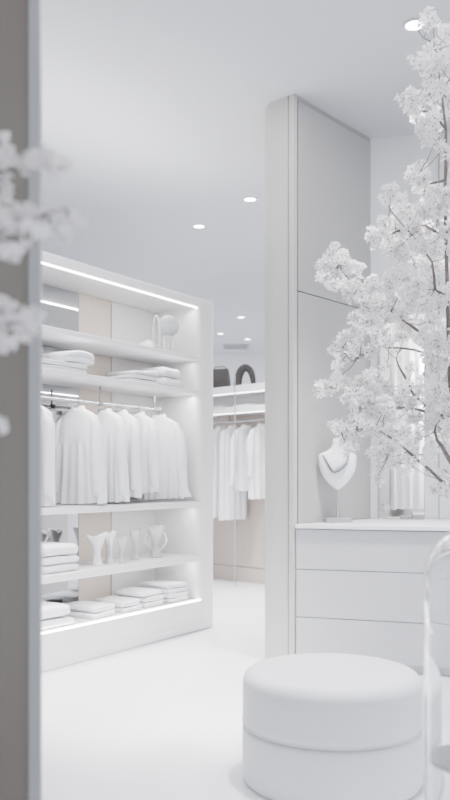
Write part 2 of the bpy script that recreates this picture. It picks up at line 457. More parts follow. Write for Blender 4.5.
stack([(0.25,0.29,0.035,2,0),(0.25,0.29,0.035,2,0.005),(0.24,0.29,0.032,2,0.0),(0.24,0.28,0.034,2,-0.006)], s_cab(174,0.12)-0.02,0.2,SH[5],0.0,'shirt',
      ['lowest folded white shirt in the rightmost pile on lowest shelf','second folded white shirt from below in rightmost pile on lowest shelf','third folded white shirt from below in rightmost pile on lowest shelf','topmost folded white shirt in the rightmost pile on lowest shelf'],'folded_shirt')
# shelf 2: left pile
stack([(0.42,0.34,0.034,2,0),(0.42,0.34,0.034,2,0.0)], s_cab(74,0.1)-0.15,0.20,SH[2],0.0,'towel',
      ['lowest flat folded towel under the draped towels on the shelf above the rail','second flat folded towel under the draped towels on the shelf above the rail'],'folded_towel')
make_towel('draped_towel','white draped towel heaped on the left pile above the clothes rail','towel',cw(s_cab(77,0.1)-0.03,0.17,SH[2]+0.074),ANG+0.05,0.27,0.27,0.085,2,seed=91,sag=0.022,slope=-0.0)
# shelf 2: right pile and rolls
stack([(0.30,0.32,0.030,2,0),(0.29,0.32,0.028,2,0.0)], s_cab(137,0.12),0.20,SH[2],0.0,'towel',
      ['lower flat white towel left of the two plump towels','middle flat white towel left of the two plump towels'],'folded_towel')
make_towel('draped_towel','creased white towel topping the pile beside the two plump towels','towel',cw(s_cab(139,0.12)+0.01,0.19,SH[2]+0.064),ANG,0.27,0.30,0.045,1,seed=51,sag=0.02)
s_r = s_cab(168,0.10)
make_towel('folded_towel','lower of two plump white towels at right of the shelf','towel',cw(s_r+0.0,0.18,SH[2]+0.0005),ANG,0.20,0.28,0.076,1,seed=31,sag=0.003)
make_towel('folded_towel','upper of two plump white towels at right of the shelf','towel',cw(s_r-0.004,0.18,SH[2]+0.080),ANG,0.195,0.27,0.072,1,seed=37,sag=0.003)

# ------------------------------------------------------------------ ornaments on shelves
# round disc sculpture on a small easel, top shelf
sd=s_cab(164,0.14)
dz=thing('disc_ornament','pale grey round disc on a small metal stand on top shelf','ornament',cw(sd,0.10,SH[1]+0.0006),ANG-0.75)
m=MB(); rings=[]
R0=0.082
for (r,y) in ((0.0001,-0.006),(R0*0.5,-0.007),(R0*0.9,-0.006),(R0,-0.003),(R0,0.003),(R0*0.9,0.006),(0.0001,0.006)):
    rings.append([(r*math.cos(2*PI*i/40),y,0.205+r*math.sin(2*PI*i/40)) for i in range(40)])
m.loft(rings).build('disc',M['disc'],dz,angle=25)
m=MB()
for sx in (-1,1):
    m.tube([(sx*0.035,-0.03,0.004),(sx*0.032,-0.014,0.10),(sx*0.028,0.0125,0.175),(sx*0.024,0.055,0.004)],0.0035,6)
m.tube([(-0.032,-0.0145,0.126),(0.032,-0.0145,0.126)],0.003,6)
m.build('stand',M['metal'],dz)
# side ring with beads beside disc
dr=thing('ring_ornament','thin clear ring ornament leaning just left of the round disc','ornament',cw(s_cab(156.5,0.07),0.07,SH[1]+0.0006),ANG-0.5)
MB().tube([(0.026*math.cos(2*PI*i/32),0,0.135+0.118*math.sin(2*PI*i/32)) for i in range(32)],0.006,8,closed=True).build('ring',M['crystal'],dr)
MB().lathe([(0.030,0),(0.030,0.010),(0.012,0.014)],20).build('base',M['crystal'],dr)
def shell(label, loc, rz, r, seed):
    rnd=random.Random(seed); rings=[]
    for j in range(12):
        q=j/11; z=r*0.95*math.sin(q*PI/2); rr=r*math.cos(q*PI/2)**0.7+0.002
        rings.append([(rr*0.9*math.cos(a)*(1+0.12*math.sin(7*a+q)), rr*math.sin(a)*(1+0.12*math.sin(7*a+q)), z*(1+0.2*math.cos(a))) for a in [2*PI*i/42 for i in range(42)]])
    o=MB().loft(rings).build('shell_ornament',M['porcelain'],angle=0); tag(o,label,'ornament'); return place(o,loc,rz)
shell('low white ribbed shell ornament left of the round disc on top shelf',cw(s_cab(146,0.10),0.10,SH[1]+0.0006),ANG,0.062,3)
shell('small white shell ornament at left of top shelf before the mirror',cw(s_cab(68,0.2),0.2,SH[1]+0.0006),ANG,0.036,5)

# sculptural glass vases
def vase(label, px, t, h, r_rim, wavy, lobes, handle, rz, mtl, seed):
    rnd=random.Random(seed); ph=rnd.uniform(0,6)
    root=thing('sculptural_vase',label,'vase',cw(s_cab(px,t),t,SH[4]+0.0006),rz)
    prof=[(0.62,0.0),(0.66,0.03),(0.50,0.10),(0.40,0.30),(0.42,0.50),(0.62,0.68),(0.88,0.84),(1.0,0.96),(0.98,1.0),(0.90,0.96),(0.52,0.68),(0.32,0.5),(0.25,0.3)]
    def wob(r,z,a):
        k=smooth(0.45,1.0,z/h)
        return r*(1+wavy*0.7*k*math.sin(lobes*a+ph)), z*(1+0.045*k*math.sin(lobes*a+ph+0.6)+0.03*k*math.cos(a+ph))
    MB().lathe([(r*r_rim,z*h) for r,z in prof],40,wob=wob).build('vase_body',mtl,root,angle=0)
    if handle:
        for sg in handle:
            pts=[(sg*r_rim*(0.40+0.75*math.sin(PI*q)),0.0,h*(0.22+0.68*q)) for q in [i/12 for i in range(13)]]
            MB().tube(pts,[0.006+0.004*math.sin(PI*i/12) for i in range(13)],8).build('handle',mtl,root)
    return root
vase('white goblet vase with a wide wavy rim, leftmost of the row on the lit shelf',97,0.16,0.205,0.064,0.16,3,None,ANG,M['porcelain'],1)
vase('white vase with one looped handle, second from left in the vase row',109.5,0.18,0.215,0.052,0.20,4,(1,),ANG-2.3,M['porcelain'],2)
vase('small crystal vase with narrow body, middle of the vase row',122.5,0.10,0.18,0.040,0.22,3,None,ANG+0.5,M['crystal'],3)
vase('tall slim crystal vase, second from right in the vase row',135,0.17,0.215,0.046,0.18,2,None,ANG+0.3,M['crystal'],4)
vase('wide crystal vase with two handles, rightmost of the vase row',156,0.16,0.235,0.066,0.22,3,(-1,1),ANG-0.9,M['crystal'],5)

# ------------------------------------------------------------------ far wardrobe
W0=Vector((-0.14,9.98)); W1=Vector((0.40,9.42)); WD=(W1-W0).normalized(); WANG=math.atan2(WD.y,WD.x)
WN=Vector((-WD.y,WD.x))      # points away from the camera
LW=(W1-W0).length
def fs(px,t):
    k=(px-225)/F; o=W0+WN*t; return (k*o.y-o.x)/(WD.x-k*WD.y)

def ww(s,t,h=0): p=W0+WD*s+WN*t; return Vector((p.x,p.y,h))
war=thing('open_wardrobe','tall beige open wardrobe with lit shelves at the far end of the passage','wardrobe',(W0.x,W0.y,0),WANG)
E=fs(274,-0.42)
gs=fs(235.5,0.0)
def wpan(x0,x1,y0,y1,z0,z1,nm,mt,**k): return MB().box(x0,x1,y0,y1,z0,z1).build(nm,mt,war,smooth=False,**k)
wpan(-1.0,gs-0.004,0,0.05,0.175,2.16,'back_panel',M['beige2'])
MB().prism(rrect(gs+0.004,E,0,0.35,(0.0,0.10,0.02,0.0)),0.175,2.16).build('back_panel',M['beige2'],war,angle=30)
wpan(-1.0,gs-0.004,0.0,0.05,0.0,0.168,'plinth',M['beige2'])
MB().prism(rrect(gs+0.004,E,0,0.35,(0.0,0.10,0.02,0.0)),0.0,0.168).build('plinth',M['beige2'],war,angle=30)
def wshelf(z0,z1): return MB().prism(rrect(-1.0,E-0.01,-0.42,0.0,(0.0,0.03,0.0,0.0)),z0,z1).build('shelf',M['cab'],war,angle=30,bevel=0.006)
wshelf(2.10,2.17); wshelf(1.885,1.945)
wpan(-1.0,E-0.04,-0.36,-0.34,2.091,2.0995,'light_strip',M['led_soft'])
wpan(-1.0,E-0.04,-0.36,-0.34,1.876,1.8845,'light_strip',M['led_soft'])
wpan(-1.0,E-0.10,-0.006,-0.001,1.945,2.10,'back_splash',M['wall'])
wrail=MB().tube([(-1.0,-0.2,1.80),(E-0.03,-0.2,1.80)],0.012,10).build('clothes_rail',M['metal'],war)
for s in (0.02,0.48):
    MB().tube([(s,-0.2,1.80),(s,-0.2,1.886)],0.008,8).build('rail_bracket',M['darkmetal'],wrail)
gu=fs(235,-0.425)
MB().box(gu-0.005,gu+0.005,-0.430,-0.4215,0.0,2.30).build('upright',M['vent'],war,smooth=False)
# garments in it
for px,tw,kw,lab,cat,hl in (
   (221,PI/2-0.30,dict(length=1.00,hem=0.20,sw=0.15,pleats=6,pamp=0.010,sleeve=0.5,seed=21,nn=64),'long pale tunic at the left of the far wardrobe rail','tunic','slim hanger holding the long pale tunic in the far wardrobe'),
   (233,PI/2-0.35,dict(length=1.02,hem=0.17,sw=0.15,pleats=5,pamp=0.012,sleeve=0.0,seed=22,nn=64),'long pale sleeveless dress in the middle of the far wardrobe rail','dress','slim hanger holding the sleeveless dress in the far wardrobe'),
   (246,PI/2-0.40,dict(length=0.70,hem=0.16,sw=0.15,pleats=5,pamp=0.010,sleeve=0.60,seed=23,sleeve_out=0.03,nn=64),'shorter pale shirt with wide sleeves in the far wardrobe','shirt','slim hanger holding the shorter shirt in the far wardrobe'),
   (262,PI/2-0.35,dict(length=0.78,hem=0.16,sw=0.15,pleats=5,pamp=0.010,sleeve=0.5,seed=24,nn=64),'pale blouse at the far wardrobe half hidden by the rounded column','blouse','slim hanger holding the blouse beside the rounded column')):
    s=fs(px,-0.2)
    make_garment('hanging_'+cat,lab,cat,ww(s,-0.2,1.735),WANG+tw,material=M['linen'],**kw)
    make_hanger(hl,ww(s,-0.2,1.80),WANG+tw,0.065,w=0.07)
# folded pieces on its middle shelf
for i,(px,lab) in enumerate(((222,'small folded cloth on left of the far wardrobe middle shelf'),(243,'folded cloth on right of the far wardrobe middle shelf'),(253,'grey-shadowed folded cloth near the column on far wardrobe shelf'))):
    make_towel('folded_cloth',lab,'towel',ww(fs(px,-0.22),-0.22,1.9455),WANG,0.13,0.20,0.035,2,seed=70+i)
# dark bag
bg=thing('handbag','dark leather handbag standing on top of the far wardrobe','bag',ww(fs(220,-0.2),-0.2,2.1705),WANG+0.35)
rings=[]
for z,w,d in ((0,0.108,0.05),(0.01,0.115,0.056),(0.10,0.112,0.05),(0.20,0.105,0.034),(0.235,0.10,0.018),(0.24,0.098,0.012)):
    rings.append([(x,y,z) for x,y in rrect(-w,w,-d,d,(0.012,)*4,4)])
MB().loft(rings).build('bag_body',M['bag'],bg,angle=35)
MB().tube([(-0.07,0,0.235),(-0.068,0,0.25),(-0.055,0,0.262),(0.055,0,0.262),(0.068,0,0.25),(0.07,0,0.235)],0.006,8).build('handle',M['bag'],bg)
rings=[]
for z,w,d in ((0.09,0.113,0.0535),(0.14,0.110,0.049),(0.20,0.107,0.038),(0.238,0.101,0.02)):
    rings.append([(x,y,z) for x,y in rrect(-w+0.015,w-0.015,-d-0.006,-d+0.004,(0.002,)*4,2)])
MB().loft(rings).build('flap',M['bag'],bg,angle=35)
# dark arch
ar=[]; rd=[]
for i in range(25):
    q=i/24; a=PI*1.02*(1-q)-0.03
    ar.append((0.086*math.cos(a), 0, 0.045+0.165*max(math.sin(a),-0.2) if math.sin(a)>0 else 0.045))
    rd.append(0.044 - 0.017*q + 0.006*math.sin(PI*q))
ar=[(-0.092,0,0.0)]+[(-0.092,0,0.03)]+ar[1:-1]+[(0.092,0,0.03),(0.092,0,0.0)]
rd=[0.042,0.044]+rd[1:-1]+[0.027,0.026]
hs=MB().tube(ar,rd,14).build('arched_bag',M['fur'],angle=0)
tag(hs,'dark furry arch shaped bag on top of the far wardrobe, right of the handbag','bag'); place(hs,ww(fs(245.5,-0.22),-0.22,2.1715),WANG+0.5)

# ------------------------------------------------------------------ dresser under the panel
DA=Vector((0.452,5.335)); DDIR=Vector((0.952,-0.305)).normalized(); DANG=math.atan2(DDIR.y,DDIR.x)
dr=thing('drawer_dresser','wide pale grey dresser with three handleless drawers behind the round pouf','dresser',(DA.x,DA.y,0),DANG)
W=1.55
def inv(p):   # world xy -> dresser local
    v=Vector(p)-DA; c,s=math.cos(-DANG),math.sin(-DANG); return (v.x*c-v.y*s, v.x*s+v.y*c)
back=[uv(0.045,-0.012), uv(L-0.012,-0.012), qv(0.012,-0.012), qv(1.35,-0.012)]
bl=[inv(p) for p in back]
fq=(W-bl[2][0])/(bl[3][0]-bl[2][0]); yq=bl[2][1]+(bl[3][1]-bl[2][1])*fq
topo=[(-0.008,-0.02),(W,-0.02),(W,yq),bl[2],bl[1],bl[0]]
MB().prism(topo,0.872,0.900).build('countertop',M['counter'],dr,smooth=False,bevel=0.004)
body=[(-0.004,0.018),(W-0.01,0.018),(W-0.01,yq-0.02),(0.55,0.45),(0.30,0.33),(0.05,0.06)]
MB().prism(body,0.05,0.871).build('carcass',M['vent'],dr,smooth=False)
for z0,z1 in ((0.6175,0.866),(0.3175,0.6135),(0.055,0.3135)):
    MB().box(-0.006,W-0.012,0.0,0.018,z0,z1).build('drawer',M['dresser'],dr,smooth=False,bevel=0.003)
MB().prism([(0.02,0.03),(W-0.02,0.03),(W-0.02,yq-0.03),(0.54,0.43),(0.30,0.31),(0.07,0.08)],0.0,0.05).build('plinth',M['dresser'],dr,smooth=False)

# necklace bust on counter
ZB=5.52
bx=(337.5-225)/F*ZB
bust=thing('necklace_bust','white jewellery display bust on slim pole standing on the dresser','display bust',(bx,ZB,0.9005),0.25)
MB().box(-0.088,0.088,-0.035,0.035,0,0.028).build('base',M['grey'],bust,smooth=False,bevel=0.003)
MB().tube([(0,0.0,0.027),(0,0.0,0.25)],0.006,10).build('pole',M['metal'],bust)
# bust surface
sec=[ # z, half width, front bulge, centre offset x
 (0.212,0.006,0.006),(0.218,0.018,0.014),(0.235,0.043,0.024),(0.262,0.072,0.034),(0.295,0.098,0.042),(0.33,0.117,0.046),(0.365,0.126,0.046),
 (0.40,0.130,0.042),(0.425,0.131,0.037),(0.436,0.129,0.033),(0.444,0.118,0.032),(0.456,0.088,0.031),(0.470,0.060,0.031),(0.486,0.043,0.031),(0.505,0.036,0.031),(0.525,0.033,0.031),(0.540,0.031,0.029),(0.543,0.022,0.02)]
rings=[]
for z,w,b in sec:
    ring=[]
    for i in range(48):
        a=2*PI*i/48; ca,sa_=math.cos(a),math.sin(a)
        y=-b*max(0,-sa_)**0.9 if sa_<0 else 0.4*b*sa_
        y-=0.012*smooth(0.42,0.25,z)*0
        ring.append((w*math.copysign(abs(ca)**0.8,ca),y,z))
    rings.append(ring)
def bust_front(x,z):
    for (z0,w0,b0),(z1,w1,b1) in zip(sec,sec[1:]):
        if z0<=z<=z1:
            f=(z-z0)/(z1-z0); w=w0+(w1-w0)*f; b=b0+(b1-b0)*f
            q=min(0.999,abs(x)/w); c=q**(1/0.8); s=math.sqrt(max(0,1-c*c)); return -b*s**0.9
    return 0
MB().loft(rings).build('bust_form',M['plaster'],bust,angle=0)
m=MB(); ptsN=[]
path=[(-0.112,0.436),(-0.100,0.412),(-0.088,0.385),(-0.074,0.355),(-0.060,0.334),(-0.044,0.327),(-0.020,0.338),(0.010,0.358),(0.034,0.380),(0.050,0.403),(0.060,0.430),(0.062,0.450)]
wd=[0.003,0.004,0.005,0.007,0.009,0.011,0.012,0.011,0.009,0.007,0.004,0.003]
pp=[Vector((x,bust_front(x,z)-w_-0.0035,z)) for (x,z),w_ in zip(path,wd)]
m.tube(pp,wd,8)
nk=m.build('collar_necklace',M['necklace'],angle=0)
tag(nk,'silver grey collar necklace draped around the white display bust','necklace'); place(nk,(bx,ZB,0.9005),0.25)

# small things on the counter by the opening
gl=P(386,520,5.98)
g=thing('stemmed_glass','small clear stemmed glass on the counter by the opening','glass',(gl.x,gl.y,0.9005))
MB().lathe([(0.026,0),(0.026,0.003),(0.005,0.007),(0.004,0.035),(0.018,0.045),(0.030,0.075),(0.034,0.105),(0.032,0.105),(0.027,0.075),(0.012,0.049)],28).build('bowl_and_foot',M['crystal'],g,angle=0)
MB().lathe([(0.0075,0.0),(0.0075,0.004),(0.0045,0.008),(0.0045,-0.004)],12,c=(0,0,0.030)).build('stem_knot',M['crystal'],g,angle=0)
b1=P(406,520,5.93); b2=P(418,520,5.90)
o=MB().prism(rrect(-0.042,0.042,-0.03,0.03,(0.006,)*4,4),0,0.024).build('jewel_tray',M['grey'],smooth=True,angle=30,bevel=0.003)
tag(o,'flat grey jewel tray on counter beneath the hanging white dress','tray'); place(o,(b1.x,b1.y,0.9005),-0.1)
jb=thing('jewel_box','small grey jewel box with white lid on the counter','box',(b2.x,b2.y,0.9005),-0.1)
MB().prism(rrect(-0.038,0.038,-0.03,0.03,(0.004,)*4,4),0,0.030).build('box_body',M['grey'],jb,angle=30)
MB().prism(rrect(-0.041,0.041,-0.033,0.033,(0.005,)*4,4),0.0302,0.046).build('lid',M['porcelain'],jb,angle=30,bevel=0.003)

# dresses in the opening
ang_q=math.atan2(DQ.y,DQ.x)
k=(404-225)/F; o=Vector(qv(0,0.32)); s404=(k*o.y-o.x)/(DQ.x-k*DQ.y)
nr=MB().tube([(*qv(s404,0.18),2.26),(*qv(s404,0.549),2.26)],0.012,10).build('wardrobe_rail',M['metal'])
tag(nr,'short steel hanging rail on the back of the wall opening','rail')
ang_q=math.atan2(DQ.y,DQ.x)
k=(404-225)/F; o=Vector(qv(0,0.32)); s=(k*o.y-o.x)/(DQ.x-k*DQ.y); q=qv(s,0.32)
make_garment('hanging_dress','long white pleated dress hanging in the wall opening behind the blossoms','dress',(q[0],q[1],2.19),ang_q+0.03,length=1.235,sw=0.145,hem=0.150,sleeve=0,pleats=5,pamp=0.014,thick=0.05,seed=31)
make_hanger('steel clothes hanger of the long dress in the wall opening',(q[0],q[1],2.26),ang_q+0.03,0.07)
# ------------------------------------------------------------------ pouf
PO=P(331.5,476,3.38)
pf=thing('round_pouf','large round white upholstered pouf with a seam around its middle, right foreground','pouf',(PO.x,PO.y,0))
RP=0.353
prof=[(0.0001,0.222),(RP-0.02,0.222),(RP-0.006,0.224),(RP,0.231)]
for i in range(1,8):
    prof.append((RP,0.231+(0.384-0.231)*i/7))
for i in range(1,13):
    a=PI/2*i/12
    prof.append((RP-0.05*(1-math.cos(a)),0.384+0.048*math.sin(a)))
prof+=[(RP-0.075,0.436),(RP-0.10,0.440),(RP-0.16,0.445),(0.12,0.449),(0.05,0.450),(0.0001,0.450)]
MB().lathe(prof,96).build('cushion',M['boucle'],pf,angle=60)
MB().lathe([(0.0001,0.2225),(RP-0.015,0.2225),(RP-0.015,0.215),(RP-0.015,0.214)],96).build('seam_band',M['dresser'],pf,angle=40)
MB().lathe([(0.0001,0.0),(RP-0.012,0.0),(RP-0.003,0.006),(RP+0.001,0.016),(RP+0.001,0.198),(RP-0.002,0.209),(RP-0.010,0.2145),(0.0001,0.2145)],96).build('base',M['boucle'],pf,angle=60)
# piping on the cushion's lower edge
MB().tube([((RP-0.001)*math.cos(2*PI*i/96),(RP-0.001)*math.sin(2*PI*i/96),0.226) for i in range(96)],0.0035,6,closed=True).build('piping',M['boucle'],pf)

# ------------------------------------------------------------------ glass dome, right foreground
ZG=2.25; RG=0.145
GX=(425-225)/F*ZG+RG
gd=thing('glass_dome_display','tall clear glass dome display with a silver disc inside, right foreground','glass dome',(GX,ZG,0))
HT=1.072; rc=0.14; th=0.011
prof=[(RG,0.03)]
for i in range(0,13): prof.append((RG,0.03+(HT-rc-0.03)*i/12))
for i in range(1,13):
    a=PI/2*i/12; prof.append((max(0.0005,RG-rc+rc*math.cos(a)),HT-rc+rc*math.sin(a)))
inner=[(max(0.0005,r-th) if z<HT-rc+1e-6 else max(0.0004,(r)*(1-th/rc)), z if z<HT-rc+1e-6 else (HT-rc)+(z-HT+rc)*(1-th/rc)) for r,z in prof[1:]]
MB().lathe(prof[1:]+inner[::-1],72,cap0=False,cap1=False).build('glass_cover',M['glass'],gd,angle=50)
MB().lathe([(0.0001,0.0),(RG+0.012,0.0),(RG+0.012,0.022),(RG+0.008,0.0295),(0.0001,0.0295)],64).build('base',M['porcelain'],gd,angle=40)
MB().lathe([(0.0001,0.443),(RG-0.016,0.443),(RG-0.012,0.448),(RG-0.016,0.454),(0.0001,0.454)],64).build('disc',M['silver'],gd,angle=40)['label']='hammered silver disc'
MB().lathe([(0.05,0.0296),(0.03,0.05),(0.022,0.12),(0.022,0.40),(0.04,0.4425)],32).build('stem',M['porcelain'],gd,angle=40)

# ------------------------------------------------------------------ ceiling fixtures
DL=[(250,199,'recessed ceiling downlight nearest the rounded column top'),(199,226,'recessed ceiling downlight above the right end of the cabinet'),
    (241,317,'small downlight, front one of three over the far passage'),(220.5,333.5,'small downlight, left one of three over the far passage'),(247.5,339,'small downlight, right one of three over the far passage'),
    (415,24.5,'recessed ceiling downlight beside the top of the blossom tree')]
for px,py,lab in DL:
    y=(CEIL-CAM_H)*F/(HOR-py); x=(px-225)/F*y
    t=thing('downlight',lab,'ceiling light',(x,y,CEIL-0.0005),0,'recessed ceiling downlights')
    MB().lathe([(0.050,0.0),(0.066,0.0),(0.066,-0.006),(0.062,-0.009),(0.052,-0.006),(0.050,-0.002)],36,cap0=False,cap1=False).build('trim_ring',M['ceiling'],t,angle=40)
    MB().lathe([(0.0001,-0.001),(0.051,-0.001),(0.051,-0.004),(0.0001,-0.0055)],36).build('lens',M['lamp'],t,angle=60)
    li=bpy.data.lights.new('downlight_or_fill_beam','SPOT'); li.energy=380 if y<9 else 200; li.spot_size=math.radians(75); li.spot_blend=0.9; li.shadow_soft_size=0.08; li.color=(1,0.99,0.985)
    lo=bpy.data.objects.new('downlight_or_fill_beam',li); COL.objects.link(lo); lo.location=(x,y,CEIL-0.03)
vt=thing('ceiling_vent','long grey air vent in the ceiling above the far wardrobe','vent',((236-225)/F*15.7,15.75,CEIL-0.0005))
mv=MB(); mv.box(-0.24,0.24,-0.30,-0.25,-0.012,0); mv.box(-0.24,0.24,0.25,0.30,-0.012,0); mv.box(-0.24,-0.21,-0.25,0.25,-0.012,0); mv.box(0.21,0.24,-0.25,0.25,-0.012,0)
mv.build('vent_frame',M['vent'],vt,smooth=False)
ms=MB()
for i in range(9): ms.box(-0.21,0.21,-0.235+i*0.055,-0.205+i*0.055,-0.010,-0.002)
ms.build('slats',M['grey'],vt,smooth=False)

# ------------------------------------------------------------------ blossom trees
def flower(mb, c, nrm, r, rnd, mi):
    """five cupped petals with a small heart"""
    nrm=nrm.normalized()
    t=nrm.cross(Vector((0.31,0.2,1)));
    if t.length<1e-3: t=nrm.cross(Vector((1,0,0)))
    t.normalize(); b=nrm.cross(t)
    a0=rnd.uniform(0,6.28); cup=rnd.uniform(0.15,0.75)
    for k in range(5):
        a=a0+2*PI*k/5+rnd.uniform(-.12,.12); l=r*rnd.uniform(0.85,1.1)
        def pt(rad,ang,h):
            return c+(t*math.cos(a+ang)+b*math.sin(a+ang))*(rad*l)+nrm*(h*l)
        vs=[pt(0.06,0,0),pt(0.52,-0.50,cup*0.30),pt(0.92,-0.34,cup*0.85),pt(0.98,0.0,cup*0.80),pt(0.92,0.34,cup*0.85),pt(0.52,0.50,cup*0.30),pt(0.58,0,cup*0.18)]
        mb.add(vs,[(0,1,6),(1,2,3,6),(6,3,4,5),(0,6,5)],mi)
    h=r*0.16
    vs=[c+(t*math.cos(2*PI*k/5)+b*math.sin(2*PI*k/5))*h+nrm*r*0.12 for k in range(5)]+[c+nrm*r*0.30]
    mb.add(vs,[(k,(k+1)%5,5) for k in range(5)],2)

def blossom_tree(label, loc, trunk, branches, blobs, fr, seed, twig_r=0.004, dens=1.0, stray=0):
    rnd=random.Random(seed)
    root=thing('blossom_tree',label,'tree',loc)
    o=Vector(loc)
    MB().tube([Vector(p)-o for p,_ in trunk],[r*(1.0 if p[2]<1.0 else 0.45) for p,r in trunk],10).build('trunk',M['bark'],root,angle=0)
    nodes=[]
    def dense(pl,step):
        out=[]
        for (p,r),(q,s) in zip(pl,pl[1:]):
            p,q=Vector(p),Vector(q); n=max(2,int((q-p).length/step))
            for i in range(n):
                f=i/n; w=Vector((rnd.uniform(-1,1),rnd.uniform(-1,1),rnd.uniform(-1,1)))*step*0.10
                out.append((p.lerp(q,f)+w*(0 if i==0 else 1), r+(s-r)*f))
        out.append((Vector(pl[-1][0]),pl[-1][1])); return out
    for br in branches:
        d=dense(br,0.06)
        nodes+= [p for p,_ in d]
        MB().tube([p-o for p,_ in d],[r*0.8 for _,r in d],7).build('branch',M['bark'],root,angle=0)
    fl=MB(); tw=MB()
    for (c,r,n) in blobs:
        c=Vector(c)
        # twig from the nearest branch node into the blob
        nn=min(nodes,key=lambda p:(p-c).length)
        if (nn-c).length>0.02:
            mid=nn.lerp(c,0.5)+Vector((0,0,-0.01))
            tw.tube([nn-o,mid-o,c-o,c-o+(c-nn).normalized()*r*0.7],[twig_r,twig_r*0.8,twig_r*0.6,twig_r*0.3],5)
        # a few small clusters inside the blob
        ncl=max(1,int(n*dens/6))
        for q in range(ncl):
            v=Vector((rnd.gauss(0,1),rnd.gauss(0,1),rnd.gauss(0,1))).normalized()*r*rnd.random()**0.45
            v.y*=0.8
            cc=c+v
            if rnd.random()<0.6: tw.tube([c-o,c.lerp(cc,0.55)-o+Vector((0,0,-0.006)),cc-o],[twig_r*0.55,twig_r*0.45,twig_r*0.3],4)
            for _ in range(6):
                d=Vector((rnd.gauss(0,1),rnd.gauss(-0.25,1),rnd.gauss(0.1,1))).normalized()
                pos=cc+d*fr*rnd.uniform(0.5,1.5)
                flower(fl,pos-o,d+Vector((rnd.uniform(-.4,.4),-0.2,rnd.uniform(-.2,.4))),fr*rnd.uniform(0.75,1.15),rnd,1 if rnd.random()<0.25 else 0)
    tw.build('twigs',M['bark'],root,angle=0)['kind']='stuff'
    bl=fl.build('blossoms',[M['petal'],M['petal2'],M['stamen']],root,angle=0)
    return root

ZT=4.0
def T(px,py,dy=0.0): 
    p=P(px,py,ZT); p.y+=dy
    k=(ZT+dy)/ZT
    return Vector((p.x*k, p.y, CAM_H+(p.z-CAM_H)*k))
tl=Vector((T(520,476).x,4.0,0.0))
tl.y=3.95
trunk=[((tl.x,tl.y,0.40),0.045),((tl.x-0.02,tl.y,0.80),0.04),(T(492,545),0.036),(T(470,500),0.033),(T(458,470),0.03),(T(452,420),0.026),(T(449,350),0.023),(T(447,280),0.02),(T(445,200),0.017),(T(446,130),0.014),(T(440,80),0.009),(T(434,40),0.006),(T(433,12),0.003)]
branches=[
 [(T(462,480),0.016),(T(445,452,-.05),0.013),(T(437,440,-.08),0.009),(T(436,425,-.08),0.005)],
 [(T(464,492),0.012),(T(440,480),0.010),(T(420,462,-.05),0.008),(T(395,440,-.1),0.006),(T(375,428,-.1),0.004),(T(340,430,-.1),0.003)],
 [(T(452,420),0.012),(T(425,405,-.05),0.010),(T(413,393,-.05),0.010),(T(402,372,0),0.007),(T(396,358,0),0.004)],
 [(T(452,420),0.011),(T(420,410,.1),0.009),(T(385,408,.05),0.006),(T(355,392,0),0.004),(T(325,386,0),0.003)],
 [(T(450,360),0.012),(T(428,338,0),0.010),(T(400,318,.1),0.008),(T(370,300,0),0.006),(T(345,275,-.05),0.004),(T(332,255,-.05),0.003)],
 [(T(450,360),0.008),(T(415,350,.1),0.007),(T(375,345,.1),0.005),(T(352,362,0),0.003),(T(341,350,0),0.003)],
 [(T(447,300),0.011),(T(435,290,-.1),0.009),(T(432,262,-.1),0.006),(T(412,235,-.1),0.005),(T(390,210,-.1),0.003)],
 [(T(445,240),0.010),(T(425,225,.1),0.008),(T(395,232,.1),0.006),(T(378,240,.05),0.003)],
 [(T(446,130),0.007),(T(430,112,0),0.006),(T(410,108,0),0.004)],
 [(T(442,90),0.006),(T(427,82,0),0.005),(T(419,68,0),0.003)],
 [(T(437,60),0.004),(T(432,42,0),0.004),(T(418,31,0),0.002)],
 [(T(448,330),0.010),(T(475,300,0),0.008),(T(500,280,0),0.005)],
 [(T(446,180),0.009),(T(425,185,.05),0.005),(T(420,172,0),0.003)],
 [(T(452,420),0.010),(T(480,390,0),0.008),(T(510,370,0),0.005)],
]
B=[]
def bb(px,py,r,n,dy=0.0): B.append((T(px,py,dy),r/F*ZT,n))
